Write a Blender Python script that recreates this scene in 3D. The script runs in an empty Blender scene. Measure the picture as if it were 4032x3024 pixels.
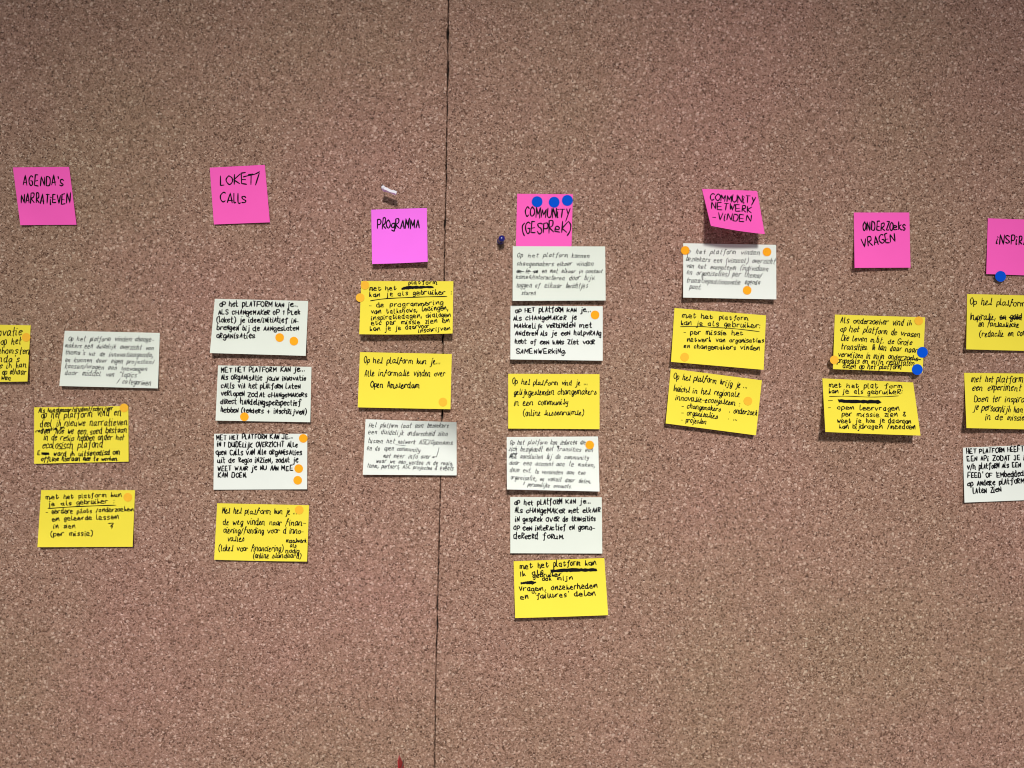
import bpy, math, random
from mathutils import Vector, noise

# ------------------------------------------------------------------ scene, camera, light
scene = bpy.context.scene
W, H = 4032.0, 3024.0            # pixel frame in which positions on the board were measured
S = 0.00035                      # metres per such pixel on the board
D = 1.0                          # camera to board
CZ = 1.45                        # height of the lens above the floor

cam_data = bpy.data.cameras.new('camera')
cam = bpy.data.objects.new('camera', cam_data)
scene.collection.objects.link(cam)
cam.location = (0, -D, CZ)
cam.rotation_euler = (math.radians(90), 0, 0)
cam_data.sensor_width = 36.0
cam_data.lens = 36.0 * D / (W * S)
cam_data.clip_start = 0.02
cam_data.clip_end = 50
scene.camera = cam

world = bpy.data.worlds.new('World')
scene.world = world
world.use_nodes = True
bg = world.node_tree.nodes['Background']
bg.inputs['Color'].default_value = (0.95, 0.97, 1.0, 1)
bg.inputs['Strength'].default_value = 0.24

def aim(o, target):
    d = Vector(target) - o.location
    o.rotation_euler = d.to_track_quat('-Z', 'Y').to_euler()

# ceiling spot that lights the board, brightest on its lower half
sp = bpy.data.lights.new('ceiling_spot', 'SPOT')
sp.energy = 436
sp.color = (1.0, 0.965, 0.93)
sp.spot_size = math.radians(78)
sp.spot_blend = 1.0
sp.shadow_soft_size = 0.16
so = bpy.data.objects.new('ceiling_spot', sp)
scene.collection.objects.link(so)
so.location = (0.16, -2.75, CZ + 1.22)
aim(so, (-0.03, 0, CZ - 1.45))

scene.view_settings.view_transform = 'Standard'
scene.view_settings.look = 'None'
scene.view_settings.exposure = 0.0
scene.view_settings.gamma = 1.0
scene.cycles.pixel_filter_type = 'BLACKMAN_HARRIS'
scene.cycles.filter_width = 1.05      # a crisp lens

# ------------------------------------------------------------------ helpers
def P(px, py, z=0.0):
    """point at height z (m) off the board that is seen at picture point px, py"""
    k = (D - z) / D
    return Vector(((px - W / 2) * S * k, -z, CZ + (H / 2 - py) * S * k))

def link(name, verts, faces, mat, parent=None, smooth=False):
    me = bpy.data.meshes.new(name)
    me.from_pydata([tuple(v) for v in verts], [], faces)
    if smooth:
        for p in me.polygons:
            p.use_smooth = True
    me.materials.append(mat)
    me.update()
    o = bpy.data.objects.new(name, me)
    scene.collection.objects.link(o)
    if parent is not None:
        o.parent = parent
    return o

def tag(o, label, category, group=None):
    o['label'] = label
    o['category'] = category
    if group:
        o['group'] = group

def new_mat(name):
    m = bpy.data.materials.new(name)
    m.use_nodes = True
    nt = m.node_tree
    return m, nt, nt.nodes['Principled BSDF']

def lin(r, g, b):
    f = lambda c: (c / 255 / 12.92) if c / 255 <= 0.04045 else ((c / 255 + 0.055) / 1.055) ** 2.4
    return (f(r), f(g), f(b), 1)

def node(nt, t, **kw):
    n = nt.nodes.new(t)
    for k, v in kw.items():
        setattr(n, k, v)
    return n

# ------------------------------------------------------------------ materials
def paper_mat(name, col, var=0.04):
    m, nt, b = new_mat(name)
    tc = node(nt, 'ShaderNodeTexCoord')
    n1 = node(nt, 'ShaderNodeTexNoise')
    n1.inputs['Scale'].default_value = 22
    n1.inputs['Detail'].default_value = 5
    nt.links.new(tc.outputs['Object'], n1.inputs['Vector'])
    hsv = node(nt, 'ShaderNodeHueSaturation')
    hsv.inputs['Color'].default_value = col
    mr = node(nt, 'ShaderNodeMapRange')
    mr.inputs['To Min'].default_value = 1 - var
    mr.inputs['To Max'].default_value = 1 + var
    nt.links.new(n1.outputs['Fac'], mr.inputs['Value'])
    nt.links.new(mr.outputs['Result'], hsv.inputs['Value'])
    nt.links.new(hsv.outputs['Color'], b.inputs['Base Color'])
    n2 = node(nt, 'ShaderNodeTexNoise')
    n2.inputs['Scale'].default_value = 1600
    n2.inputs['Detail'].default_value = 3
    nt.links.new(tc.outputs['Object'], n2.inputs['Vector'])
    n3 = node(nt, 'ShaderNodeTexNoise')
    n3.inputs['Scale'].default_value = 30
    nt.links.new(tc.outputs['Object'], n3.inputs['Vector'])
    ad = node(nt, 'ShaderNodeMath', operation='MULTIPLY_ADD')
    ad.inputs[1].default_value = 14.0
    nt.links.new(n3.outputs['Fac'], ad.inputs[0])
    nt.links.new(n2.outputs['Fac'], ad.inputs[2])
    bp = node(nt, 'ShaderNodeBump')
    bp.inputs['Strength'].default_value = 0.35
    bp.inputs['Distance'].default_value = 0.0001
    nt.links.new(ad.outputs[0], bp.inputs['Height'])
    nt.links.new(bp.outputs['Normal'], b.inputs['Normal'])
    b.inputs['Roughness'].default_value = 0.75
    b.inputs['Specular IOR Level'].default_value = 0.25
    return m

YELLOW = paper_mat('yellow_paper', (0.87, 0.73, 0.055, 1))
PINK = paper_mat('pink_paper', (0.98, 0.115, 0.52, 1))
MAGENTA = paper_mat('orchid_paper', (0.93, 0.17, 0.86, 1))
PALE = paper_mat('pale_green_paper', (0.745, 0.79, 0.70, 1))
PALE2 = paper_mat('pale_mint_paper', (0.79, 0.825, 0.76, 1))

def plain_mat(name, col, rough=0.5, spec=0.5, bump=0.0):
    m, nt, b = new_mat(name)
    tc = node(nt, 'ShaderNodeTexCoord')
    n1 = node(nt, 'ShaderNodeTexNoise')
    n1.inputs['Scale'].default_value = 300
    nt.links.new(tc.outputs['Object'], n1.inputs['Vector'])
    hsv = node(nt, 'ShaderNodeHueSaturation')
    hsv.inputs['Color'].default_value = col
    mr = node(nt, 'ShaderNodeMapRange')
    mr.inputs['To Min'].default_value = 0.93
    mr.inputs['To Max'].default_value = 1.07
    nt.links.new(n1.outputs['Fac'], mr.inputs['Value'])
    nt.links.new(mr.outputs['Result'], hsv.inputs['Value'])
    nt.links.new(hsv.outputs['Color'], b.inputs['Base Color'])
    b.inputs['Roughness'].default_value = rough
    b.inputs['Specular IOR Level'].default_value = spec
    return m

INK = plain_mat('black_marker_ink', (0.004, 0.004, 0.006, 1), 0.7, 0.1)
PEN = plain_mat('fine_pen_ink', (0.008, 0.010, 0.012, 1), 0.7, 0.1)
ORANGE = plain_mat('orange_sticker', (0.98, 0.40, 0.015, 1), 0.8, 0.1)
ORANGE_SOFT = plain_mat('soft_orange_sticker', (0.93, 0.49, 0.04, 1), 0.8, 0.1)
BLUE = plain_mat('blue_sticker', (0.002, 0.085, 0.64, 1), 0.8, 0.05)
BLUEP = plain_mat('navy_plastic', (0.006, 0.006, 0.17, 1), 0.22, 0.7)
WHITEP = plain_mat('white_flag_plastic', (0.83, 0.81, 0.88, 1), 0.5, 0.4)
REDP = plain_mat('red_flag_plastic', (0.36, 0.008, 0.016, 1), 0.35, 0.5)
STEEL = plain_mat('needle_steel', (0.25, 0.25, 0.26, 1), 0.3, 0.8)
STEEL.node_tree.nodes['Principled BSDF'].inputs['Metallic'].default_value = 0.9
WALL = plain_mat('dark_wall_paint', (0.02, 0.016, 0.014, 1), 0.9, 0.1)

def cork_mat():
    m, nt, b = new_mat('cork')
    L = nt.links.new
    tc = node(nt, 'ShaderNodeTexCoord')
    # warped coordinates give ragged granules
    wn = node(nt, 'ShaderNodeTexNoise')
    wn.inputs['Scale'].default_value = 330
    wn.inputs['Detail'].default_value = 2
    L(tc.outputs['Object'], wn.inputs['Vector'])
    sub = node(nt, 'ShaderNodeVectorMath', operation='SUBTRACT')
    sub.inputs[1].default_value = (0.5, 0.5, 0.5)
    L(wn.outputs['Color'], sub.inputs[0])
    sc = node(nt, 'ShaderNodeVectorMath', operation='SCALE')
    sc.inputs['Scale'].default_value = 0.0034
    L(sub.outputs[0], sc.inputs[0])
    add = node(nt, 'ShaderNodeVectorMath', operation='ADD')
    L(tc.outputs['Object'], add.inputs[0])
    L(sc.outputs[0], add.inputs[1])

    def vor(scale, feat='F1', rnd=1.0):
        v = node(nt, 'ShaderNodeTexVoronoi', feature=feat)
        v.inputs['Scale'].default_value = scale
        v.inputs['Randomness'].default_value = rnd
        L(add.outputs[0], v.inputs['Vector'])
        return v
    fine = vor(600)
    fsep = node(nt, 'ShaderNodeSeparateColor')
    L(fine.outputs['Color'], fsep.inputs[0])
    ramp = node(nt, 'ShaderNodeValToRGB')
    els = ramp.color_ramp.elements
    stops = [(0.0, (0.080, 0.034, 0.022, 1)), (0.13, (0.205, 0.110, 0.072, 1)), (0.32, (0.318, 0.185, 0.134, 1)),
             (0.72, (0.395, 0.240, 0.180, 1)), (0.92, (0.475, 0.305, 0.235, 1)), (1.0, (0.68, 0.50, 0.42, 1))]
    els[0].position, els[0].color = stops[0]
    els[1].position, els[1].color = stops[-1]
    for p_, c_ in stops[1:-1]:
        e = els.new(p_)
        e.color = c_
    L(fsep.outputs[0], ramp.inputs[0])
    # larger grains that share one tone
    big = vor(230)
    bsep = node(nt, 'ShaderNodeSeparateColor')
    L(big.outputs['Color'], bsep.inputs[0])
    bmr = node(nt, 'ShaderNodeMapRange')
    bmr.inputs['To Min'].default_value = 0.88
    bmr.inputs['To Max'].default_value = 1.11
    L(bsep.outputs[0], bmr.inputs['Value'])
    hs = node(nt, 'ShaderNodeHueSaturation')
    L(ramp.outputs[0], hs.inputs['Color'])
    L(bmr.outputs[0], hs.inputs['Value'])
    # a few big smooth chips
    gt = node(nt, 'ShaderNodeMath', operation='GREATER_THAN')
    gt.inputs[1].default_value = 0.962
    L(bsep.outputs[1], gt.inputs[0])
    dist = node(nt, 'ShaderNodeMath', operation='LESS_THAN')
    dist.inputs[1].default_value = 0.42
    L(big.outputs['Distance'], dist.inputs[0])
    chip = node(nt, 'ShaderNodeMath', operation='MULTIPLY')
    L(gt.outputs[0], chip.inputs[0])
    L(dist.outputs[0], chip.inputs[1])
    chipf = node(nt, 'ShaderNodeMath', operation='MULTIPLY')
    chipf.inputs[1].default_value = 0.75
    L(chip.outputs[0], chipf.inputs[0])
    mx = node(nt, 'ShaderNodeMix', data_type='RGBA')
    mx.inputs[7].default_value = (0.66, 0.49, 0.40, 1)
    L(chipf.outputs[0], mx.inputs[0])
    L(hs.outputs[0], mx.inputs[6])
    # pin pricks and small pits
    pit = node(nt, 'ShaderNodeTexVoronoi')
    pit.inputs['Scale'].default_value = 62
    L(tc.outputs['Object'], pit.inputs['Vector'])
    psep = node(nt, 'ShaderNodeSeparateColor')
    L(pit.outputs['Color'], psep.inputs[0])
    pr = node(nt, 'ShaderNodeMapRange')
    pr.inputs['From Min'].default_value = 0.0
    pr.inputs['From Max'].default_value = 1.0
    pr.inputs['To Min'].default_value = -0.02
    pr.inputs['To Max'].default_value = 0.085
    L(psep.outputs[0], pr.inputs['Value'])
    pl = node(nt, 'ShaderNodeMath', operation='LESS_THAN')
    L(pit.outputs['Distance'], pl.inputs[0])
    L(pr.outputs[0], pl.inputs[1])
    pf = node(nt, 'ShaderNodeMath', operation='MULTIPLY')
    pf.inputs[1].default_value = 0.8
    L(pl.outputs[0], pf.inputs[0])
    mx2 = node(nt, 'ShaderNodeMix', data_type='RGBA')
    mx2.inputs[7].default_value = (0.035, 0.016, 0.012, 1)
    L(pf.outputs[0], mx2.inputs[0])
    L(mx.outputs[2], mx2.inputs[6])
    # batches of cork differ a little in hue: pinkish and olive areas
    hn = node(nt, 'ShaderNodeTexNoise')
    hn.inputs['Scale'].default_value = 2.4
    hn.inputs['Detail'].default_value = 3
    L(tc.outputs['Object'], hn.inputs['Vector'])
    hr = node(nt, 'ShaderNodeValToRGB')
    he = hr.color_ramp.elements
    he[0].position, he[0].color = 0.36, (1.055, 0.955, 0.965, 1)
    he[1].position, he[1].color = 0.66, (0.96, 0.985, 0.87, 1)
    L(hn.outputs['Fac'], hr.inputs[0])
    tint = node(nt, 'ShaderNodeMix', data_type='RGBA', blend_type='MULTIPLY')
    tint.inputs[0].default_value = 1.0
    L(mx2.outputs[2], tint.inputs[6])
    L(hr.outputs[0], tint.inputs[7])
    L(tint.outputs[2], b.inputs['Base Color'])
    # relief
    hgt = node(nt, 'ShaderNodeMath', operation='MULTIPLY_ADD')
    hgt.inputs[1].default_value = -1.3
    L(fine.outputs['Distance'], hgt.inputs[0])
    L(fsep.outputs[1], hgt.inputs[2])
    bp = node(nt, 'ShaderNodeBump')
    bp.inputs['Strength'].default_value = 0.7
    bp.inputs['Distance'].default_value = 0.0009
    L(hgt.outputs[0], bp.inputs['Height'])
    L(bp.outputs['Normal'], b.inputs['Normal'])
    b.inputs['Roughness'].default_value = 0.62
    b.inputs['Specular IOR Level'].default_value = 0.35
    return m
CORK = cork_mat()

# ------------------------------------------------------------------ wall and cork panels
TH = 0.010
def box(name, x0, x1, y0, y1, z0, z1, mat, parent=None):
    v = [(x, y, z) for x in (x0, x1) for y in (y0, y1) for z in (z0, z1)]
    f = [(0, 1, 3, 2), (4, 6, 7, 5), (0, 4, 5, 1), (2, 3, 7, 6), (0, 2, 6, 4), (1, 5, 7, 3)]
    return link(name, v, f, mat, parent)
wall = box('wall', -2.6, 2.6, TH + 0.0005, TH + 0.1, 0.0, 3.0, WALL)
wall['kind'] = 'structure'

Z0, Z1 = CZ - 1.05, CZ + 1.05
def seam_x(z):
    py = H / 2 - (z - CZ) / S
    pts = [(-1500, 1790), (0, 1765), (670, 1757), (1080, 1749), (1820, 1736), (2730, 1714), (3024, 1711), (4500, 1690)]
    for (a, xa), (b_, xb) in zip(pts, pts[1:]):
        if a <= py <= b_:
            px = xa + (xb - xa) * (py - a) / (b_ - a)
            break
    else:
        px = pts[0][1] if py < 0 else pts[-1][1]
    return (px - W / 2) * S

def panel(name, side, seed, label):
    """cork sheet whose seam edge is crumbled grain by grain"""
    n = 1100
    far = side * 1.85
    verts, faces = [], []
    rows = []
    for i in range(n + 1):
        z = Z0 + (Z1 - Z0) * i / n
        g = 0.0005
        nz = noise.noise(Vector((seed, 0, z * 420))) * 0.0009 + noise.noise(Vector((seed, 5, z * 95))) * 0.0008
        nz = max(-0.0003, nz)
        wide = noise.noise(Vector((seed, 9, z * 38)))
        chip = max(0, wide - 0.25) * 0.004
        x = seam_x(z) + side * (g + nz + chip)
        rows.append((x, z))
    # columns: seam edge front, bevel, seam edge back, far front
    for x, z in rows:
        verts += [(x + side * (0.0010 + 2.0 * max(0, nz)), 0, z), (x, 0.0013, z), (x, TH, z), (far, 0, z), (far, TH, z)]
    for i in range(n):
        a, b_ = i * 5, (i + 1) * 5
        for p, q in ((0, 1), (1, 2), (3, 0), (2, 4), (4, 3)):
            f = (a + p, a + q, b_ + q, b_ + p)
            faces.append(f if side < 0 else f[::-1])
    faces.append((0, 1, 2, 4, 3))
    e = n * 5
    faces.append((e, e + 3, e + 4, e + 2, e + 1))
    o = link(name, verts, faces, CORK)
    tag(o, label, 'cork board', 'cork sheets covering the wall')
    return o
panel('cork_board', -1, 3.1, 'brown granulated cork sheet left of the dark vertical seam')
panel('cork_board', 1, 8.7, 'brown granulated cork sheet right of the dark vertical seam')

# ------------------------------------------------------------------ stroke letters (x digit, height letter: d = baseline, h = x height, k = top)
G = {
 'a': '3g2h0g0e1d3f3h3h3e4d', 'b': '0k0k0d0d0g2h3g3e2d0e', 'c': '3g2h0g0e1d3e', 'd': '3g2h0g0e1d3e3k3k3d4d',
 'e': '0f3f3g1h0g0e1d4d', 'f': '4j3k2j2h2c1b 0h3h', 'g': '3g2h0g0e1d3f3h3h3b2a0b', 'h': '0k0k0d0d0g2h3g3d4d',
 'i': '0h0h0d1d 0j1j', 'j': '2h2h2b1a0a 2j3j', 'k': '0k0k0d0d 3h0f0f3d4d', 'l': '0k0k0e1d2d',
 'm': '0h0h0d0d0g1h2g2d2d2g3h5g5d6d', 'n': '0h0h0d0d0g2h3g3d4d', 'o': '2h0g0e2d3e3g2h3h', 'p': '0h0h0a0a0g2h3g3e1d0e',
 'q': '3g2h0g0e1d3g3g3a', 'r': '0h0h0d0d0g2h3h', 's': '3g2h0g1f3e2d0d', 't': '1k1k1e2d3d 0h3h',
 'u': '0h0e1d3e3h3h3d4d', 'v': '0h0h2d2d4h', 'w': '0h0h1d1d2g2g3d3d5h', 'x': '0h0h3d3d 3h3h0d0d', 'y': '0h0f1e3f3h3h3b1a0a',
 'z': '0h3h3h0d0d3d',
 'A': '0d0d2k2k4d4d 1f4f', 'B': '0k0k0d0d 0k3j3h0g0g4f3d0d', 'C': '4j2k0i0f2d4e', 'D': '0k0k0d0d3d4g3j0k',
 'E': '3k0k0k0d0d4d 0g3g', 'F': '4k0k0k0d0d 0g3g', 'G': '4j2k0i0f2d4e4g4g2g', 'H': '0k0k0d0d 4k4k4d4d 0g4g',
 'I': '1k1k1d1d', 'J': '3k3k3e2d0e 1k4k', 'K': '0k0k0d0d 4k0g0g4d', 'L': '0k0k0d0d3d', 'M': '0d0d0k0k2f2f4k4k4d',
 'N': '0d0d0k0k4d4d4k4k', 'O': '2k0i0f2d4f4i2k', 'P': '0d0d0k0k3k4i3g0g', 'R': '0d0d0k0k3k3h0g0g4d4d',
 'S': '4j2k0j1h3g4e2d0e', 'T': '0k4k 2k2k2d2d', 'U': '0k0f2d4f4k', 'V': '0k0k2d2d4k', 'W': '0k0k1d1d2i2i3d3d5k',
 'Y': '0k0k2g2g 4k4k1b', 'Z': '0k4k4k0d0d4d',
 '1': '0i1k1k1d1d', '0': '2k0i0f2d4f4i2k', '.': '0d0e', ':': '0d0e 0g0h', ',': '1e1e0b', '-': '0f3f', '/': '3k3k0c0c', '(': '2l0i0e2b',
 ')': '0l2i2e0b', "'": '1k1k1i', '"': '0k0k0i 2k2k2i', '&': '4d1i1k3k3j0f0e2d4f', '+': '0f4f 2h2h2d', '*': '0f3i 3f0i 1j1j2e',
 'Q': '0i1k3k3h2f0f', 'X': '2j2j0e 1i3j',
}
ORD = 'abcdefghijklm'
VAR = {  # the way each writer forms some letters
 'D': {'f': '0c0c2j3k3l2l2j1h4h', 't': '0e0e1d2f2k2k2e3d', 'e': '0e2g1h0f0d3d', 'k': '0k0k0d0d1h2g1f3d', 'g': '3g2h0g0e1d3f3h3h3b1a1c3d', 'A': '0d0d1j2k2k3d3d 0f3f', 's': '0d2h2h3e2d0d', 'r': '0h0h0d0g2h3g'},
 'E': {'k': '0k0k0d0d0g2g3d3d', 'g': '3h1h0f2f3d2d0d', 't': '1k1k1d2d 0g3h', 'e': '0f3g2h0g0e1d3e'},
 'C': {'k': '0k0k0d0d2f1f3d', 'a': '3h0g0e2d3f3h3d4d', 'e': '0f3f3g1h0g0e1d4d', 'n': '0h0h0d0d2h3h4d', 't': '1j1j1e2d4f 0h3h'},
 'A': {'N': '0d0d0j0j3d3d3k3k', 'A': '0d0d2k2k3d3d 0f3f', 'R': '0d0d0k0k3j2h0g0g3d3d', 'e': '0f3g2h0g0e2d3e', 'k': '0k0k0d0d 3h1f1f3d'},
}
def strokes_of(ch, sty=''):
    out = []
    for s in VAR.get(sty, {}).get(ch, G[ch]).split(' '):
        q = []
        for i in range(0, len(s), 2):
            y = ORD.index(s[i + 1]) - 3
            if y > 4 and not ch.isupper():
                y = 4 + (y - 4) * 0.80
            elif y < 0:
                y *= 0.85
            q.append((int(s[i]), y))
        out.append(q)
    return out

STYLES = {
 # caps height factor, slant, gap between letters, space, pen width px, jitter, link letters, ink
 'A': dict(hk=0.90, cap=0.80, slant=0.04, gap=1.75, space=4.6, pen=4.4, jit=0.15, join=False, ink='INK'),
 'B': dict(cap=0.92, slant=0.30, gap=2.0, space=7.0, pen=2.3, jit=0.12, join=False, ink='PEN'),
 'C': dict(hk=0.95, cap=0.85, slant=0.05, gap=2.0, space=6.0, pen=3.5, jit=0.15, join=True, ink='INK'),
 'D': dict(cap=1.0, slant=0.10, gap=1.5, space=5.2, pen=3.3, jit=0.15, join=True, ink='INK'),
 'E': dict(cap=1.0, slant=0.18, gap=1.7, space=5.2, pen=3.4, jit=0.15, join=False, ink='INK'),
 'P': dict(cap=1.0, slant=0.04, gap=1.6, space=3.0, pen=4.8, jit=0.22, join=False, ink='INK'),
}

def catmull(pts, n=4):
    if len(pts) < 3:
        return pts
    out = []
    for i in range(len(pts) - 1):
        p0 = pts[max(i - 1, 0)]; p1 = pts[i]; p2 = pts[i + 1]; p3 = pts[min(i + 2, len(pts) - 1)]
        if (p1[0] - p2[0]) ** 2 + (p1[1] - p2[1]) ** 2 < 1e-9:
            continue
        for k in range(n):
            t = k / n
            q = []
            for a in (0, 1):
                q.append(0.5 * (2 * p1[a] + (p2[a] - p0[a]) * t + (2 * p0[a] - 5 * p1[a] + 4 * p2[a] - p3[a]) * t * t
                         + (-p0[a] + 3 * p1[a] - 3 * p2[a] + p3[a]) * t ** 3))
            out.append(tuple(q))
    out.append(pts[-1])
    return out

def layout(text, st, rnd, sty=''):
    """strokes of one written line in letter units, and its width"""
    x = 0.0
    res = []
    prev_end = None
    ww = wh = 1.0
    drift, ph = rnd.uniform(0.1, 0.6), rnd.uniform(0, 6)
    for ch in text:
        if ch == ' ':
            ww, wh = rnd.uniform(0.88, 1.14), rnd.uniform(0.88, 1.1)
            x += st['space'] * rnd.uniform(0.85, 1.15)
            prev_end = None
            continue
        ss = strokes_of(ch, sty)
        wd = max(p[0] for s in ss for p in s)
        k = st['cap'] if (ch.isupper() or ch.isdigit()) else 1.0
        sx = rnd.uniform(0.86, 1.14) * ww
        sy = rnd.uniform(0.88, 1.12) * k * wh
        dy = rnd.gauss(0, 0.20) + drift * math.sin(x * 0.05 + ph)
        rot = rnd.gauss(0, 0.04)
        js = []
        for s in ss:
            q = []
            last = None
            for p in s:
                if last is not None and p == last[0]:
                    q.append(last[1])
                    continue
                j = (rnd.gauss(0, st['jit']) * 0.75, rnd.gauss(0, st['jit']))
                pt = (x + (p[0] + j[0]) * sx + rot * p[1], (p[1] + j[1]) * sy + dy)
                q.append(pt)
                last = (p, pt)
            js.append(q)
        if st['join'] and prev_end and ch.islower() and ss[0][0][0] <= 1 and ss[0][0][1] <= 4 and rnd.random() < 0.8:
            js[0] = [prev_end] + js[0]
        res += js
        e = ss[0][-1]
        prev_end = js[0][-1] if (ch.islower() and e[0] >= 2 and e[1] in (0, 1) and len(ss) <= 2) else None
        if ch == '.':
            x += 0.9
        x += wd * sx + st['gap'] * rnd.uniform(0.65, 1.35)
    return res, max(x - st['gap'], 1)

# ------------------------------------------------------------------ sticky notes
class Note:
    def __init__(s, quad, top, bl, br, power=1.6, curl=0.0, wob=0.0, seed=0, bow=None):
        s.ck = 0.0 if bl < 0.5 else 1.0
        s.bow = wob * 1.1 if bow is None else bow
        s.q = quad; s.top = top; s.bl = bl; s.br = br; s.pw = power; s.curl = curl; s.wob = wob; s.seed = seed
    def z(s, u, v):
        vv = max(v, 0)
        lift = (s.bl * (1 - u) + s.br * u) * max(0.0, (vv - 0.12) / 0.88) ** s.pw
        c = s.curl * max(0.0, u + (1 - v) - 1.25) ** 2
        w = s.wob * math.sin(u * 3.1 + s.seed) * vv
        k1, k2 = (s.seed * 37 % 11) / 10.0, (s.seed * 53 % 13) / 12.0
        c += s.ck * 16 * k1 * max(0.0, (1 - u) + vv - 1.45) ** 2 + s.ck * 16 * k2 * max(0.0, u + vv - 1.45) ** 2
        c += s.ck * 0.5 * k2 * math.sin(u * 5.2 + s.seed * 1.7) * vv * vv
        return s.top + (lift + c + w) * 0.001
    def pix(s, u, v):
        (ax, ay), (bx, by), (cx, cy), (dx, dy) = s.q
        x = (ax * (1 - u) + bx * u) * (1 - v) + (dx * (1 - u) + cx * u) * v
        y = (ay * (1 - u) + by * u) * (1 - v) + (dy * (1 - u) + cy * u) * v
        return x, y + math.sin(min(max(u, 0), 1) * math.pi) * s.bow * v
    def uv(s, px, py):
        u = v = 0.5
        for _ in range(6):
            x, y = s.pix(u, v)
            xu, yu = s.pix(u + 0.01, v); xv, yv = s.pix(u, v + 0.01)
            a, b_, c, d = (xu - x) / .01, (xv - x) / .01, (yu - y) / .01, (yv - y) / .01
            det = a * d - b_ * c
            ex, ey = px - x, py - y
            u += (d * ex - b_ * ey) / det
            v += (-c * ex + a * ey) / det
        return u, v
    def on(s, px, py, off=0.0):
        u, v = s.uv(px, py)
        return P(px, py, s.z(u, v) + off)

def make_note(note, mat, label, group):
    nu, nv = 14, 22
    t = 0.00022
    f, bk = [], []
    for j in range(nv + 1):
        for i in range(nu + 1):
            u, v = i / nu, j / nv
            x, y = note.pix(u, v)
            z = note.z(u, v)
            f.append(P(x, y, z))
            bk.append(P(x, y, z - t))
    n = len(f)
    faces = []
    w = nu + 1
    for j in range(nv):
        for i in range(nu):
            a = j * w + i
            faces.append((a, a + w, a + w + 1, a + 1))
            faces.append((n + a, n + a + 1, n + a + w + 1, n + a + w))
    rim = [i for i in range(w)] + [j * w + nu for j in range(1, nv + 1)] + [nv * w + i for i in range(nu - 1, -1, -1)] + [j * w for j in range(nv - 1, 0, -1)]
    # the cut edge has vertices of its own, so the sheet keeps a crisp flat border
    allv = f + bk
    nf = len(faces)
    m = len(allv)
    q = len(rim)
    allv = allv + [f[i].copy() for i in rim] + [bk[i].copy() for i in rim]
    for i in range(q):
        k = (i + 1) % q
        faces.append((m + i, m + k, m + q + k, m + q + i))
    # origin at the note's glued top edge
    o = link('sticky_note', allv, faces, mat)
    for p in o.data.polygons:
        p.use_smooth = p.index < nf
    c = P(*note.pix(0.5, 0.0), note.z(0.5, 0))
    for v in o.data.vertices:
        v.co -= c
    o.location = c
    tag(o, label, 'sticky note', group)
    o['_c'] = tuple(c)
    return o

def ribbon(verts, faces, pts, note, pen, off, origin, rnd, taper=True):
    """one pen stroke laid on the paper as a flat strip with rounded ends"""
    # drop near duplicates
    q = [pts[0]]
    for p in pts[1:]:
        if (p[0] - q[-1][0]) ** 2 + (p[1] - q[-1][1]) ** 2 > 0.16:
            q.append(p)
    if len(q) == 1:
        q.append((q[0][0] + pen * 0.3, q[0][1]))
    base = len(verts)
    n = len(q)
    ph = rnd.uniform(0, 6)
    for i, p in enumerate(q):
        a = q[max(i - 1, 0)]; b_ = q[min(i + 1, n - 1)]
        dx, dy = b_[0] - a[0], b_[1] - a[1]
        l = math.hypot(dx, dy) or 1
        nx, ny = -dy / l, dx / l
        w = pen * 0.5 * (1 + 0.16 * math.sin(i * 0.9 + ph))
        ex = ey = 0
        if i == 0:
            ex, ey = -dx / l * pen * .3, -dy / l * pen * .3; w *= 0.7
        elif i == n - 1:
            ex, ey = dx / l * pen * .3, dy / l * pen * .3; w *= 0.62
        for sgn in (1, -1):
            verts.append(note.on(p[0] + nx * w * sgn + ex, p[1] + ny * w * sgn + ey, off) - origin)
    for i in range(n - 1):
        a = base + i * 2
        faces.append((a, a + 2, a + 3, a + 1))

def write(parent, note, k, lines, style, seed, penk=1.0):
    """lines: (text, x0, y0, x1, y1, xheight) in crop pixels; k = (ox, oy, scale)"""
    st = STYLES[style]
    ink = {'INK': INK, 'PEN': PEN}[st['ink']]
    origin = Vector(parent['_c'])
    ox, oy, sc = k
    for li, (text, x0, y0, x1, y1, xh) in enumerate(lines):
        rnd = random.Random(seed * 100 + li)
        X0, Y0, X1, Y1 = ox + x0 * sc, oy + y0 * sc, ox + x1 * sc, oy + y1 * sc
        ss, wd = layout(text, st, rnd, style)
        L_ = math.hypot(X1 - X0, Y1 - Y0)
        ux, uy = (X1 - X0) / L_, (Y1 - Y0) / L_
        fx = L_ / wd
        fy = xh * sc / 4.0 * st.get('hk', 1.04)
        verts, faces = [], []
        for si, s in enumerate(ss):
            s = catmull(s, 4)
            pts = []
            for (x, y) in s:
                a = x * fx + y * fy * st['slant'] * 1.0
                b_ = y * fy
                pts.append((X0 + ux * a + uy * b_, Y0 + uy * a - ux * b_))
            ribbon(verts, faces, pts, note, st['pen'] * penk, 0.00022 + (si % 7) * 0.000006, origin, rnd)
        link('handwritten_line', verts, faces, ink, parent)

def line(parent, note, k, pts, pen, name='underline', mat=None, seed=1):
    rnd = random.Random(seed)
    ox, oy, sc = k
    q = [(ox + x * sc, oy + y * sc) for x, y in pts]
    verts, faces = [], []
    ribbon(verts, faces, catmull(q, 6), note, pen, 0.00027, Vector(parent['_c']), rnd)
    return link(name, verts, faces, mat or INK, parent)

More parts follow.
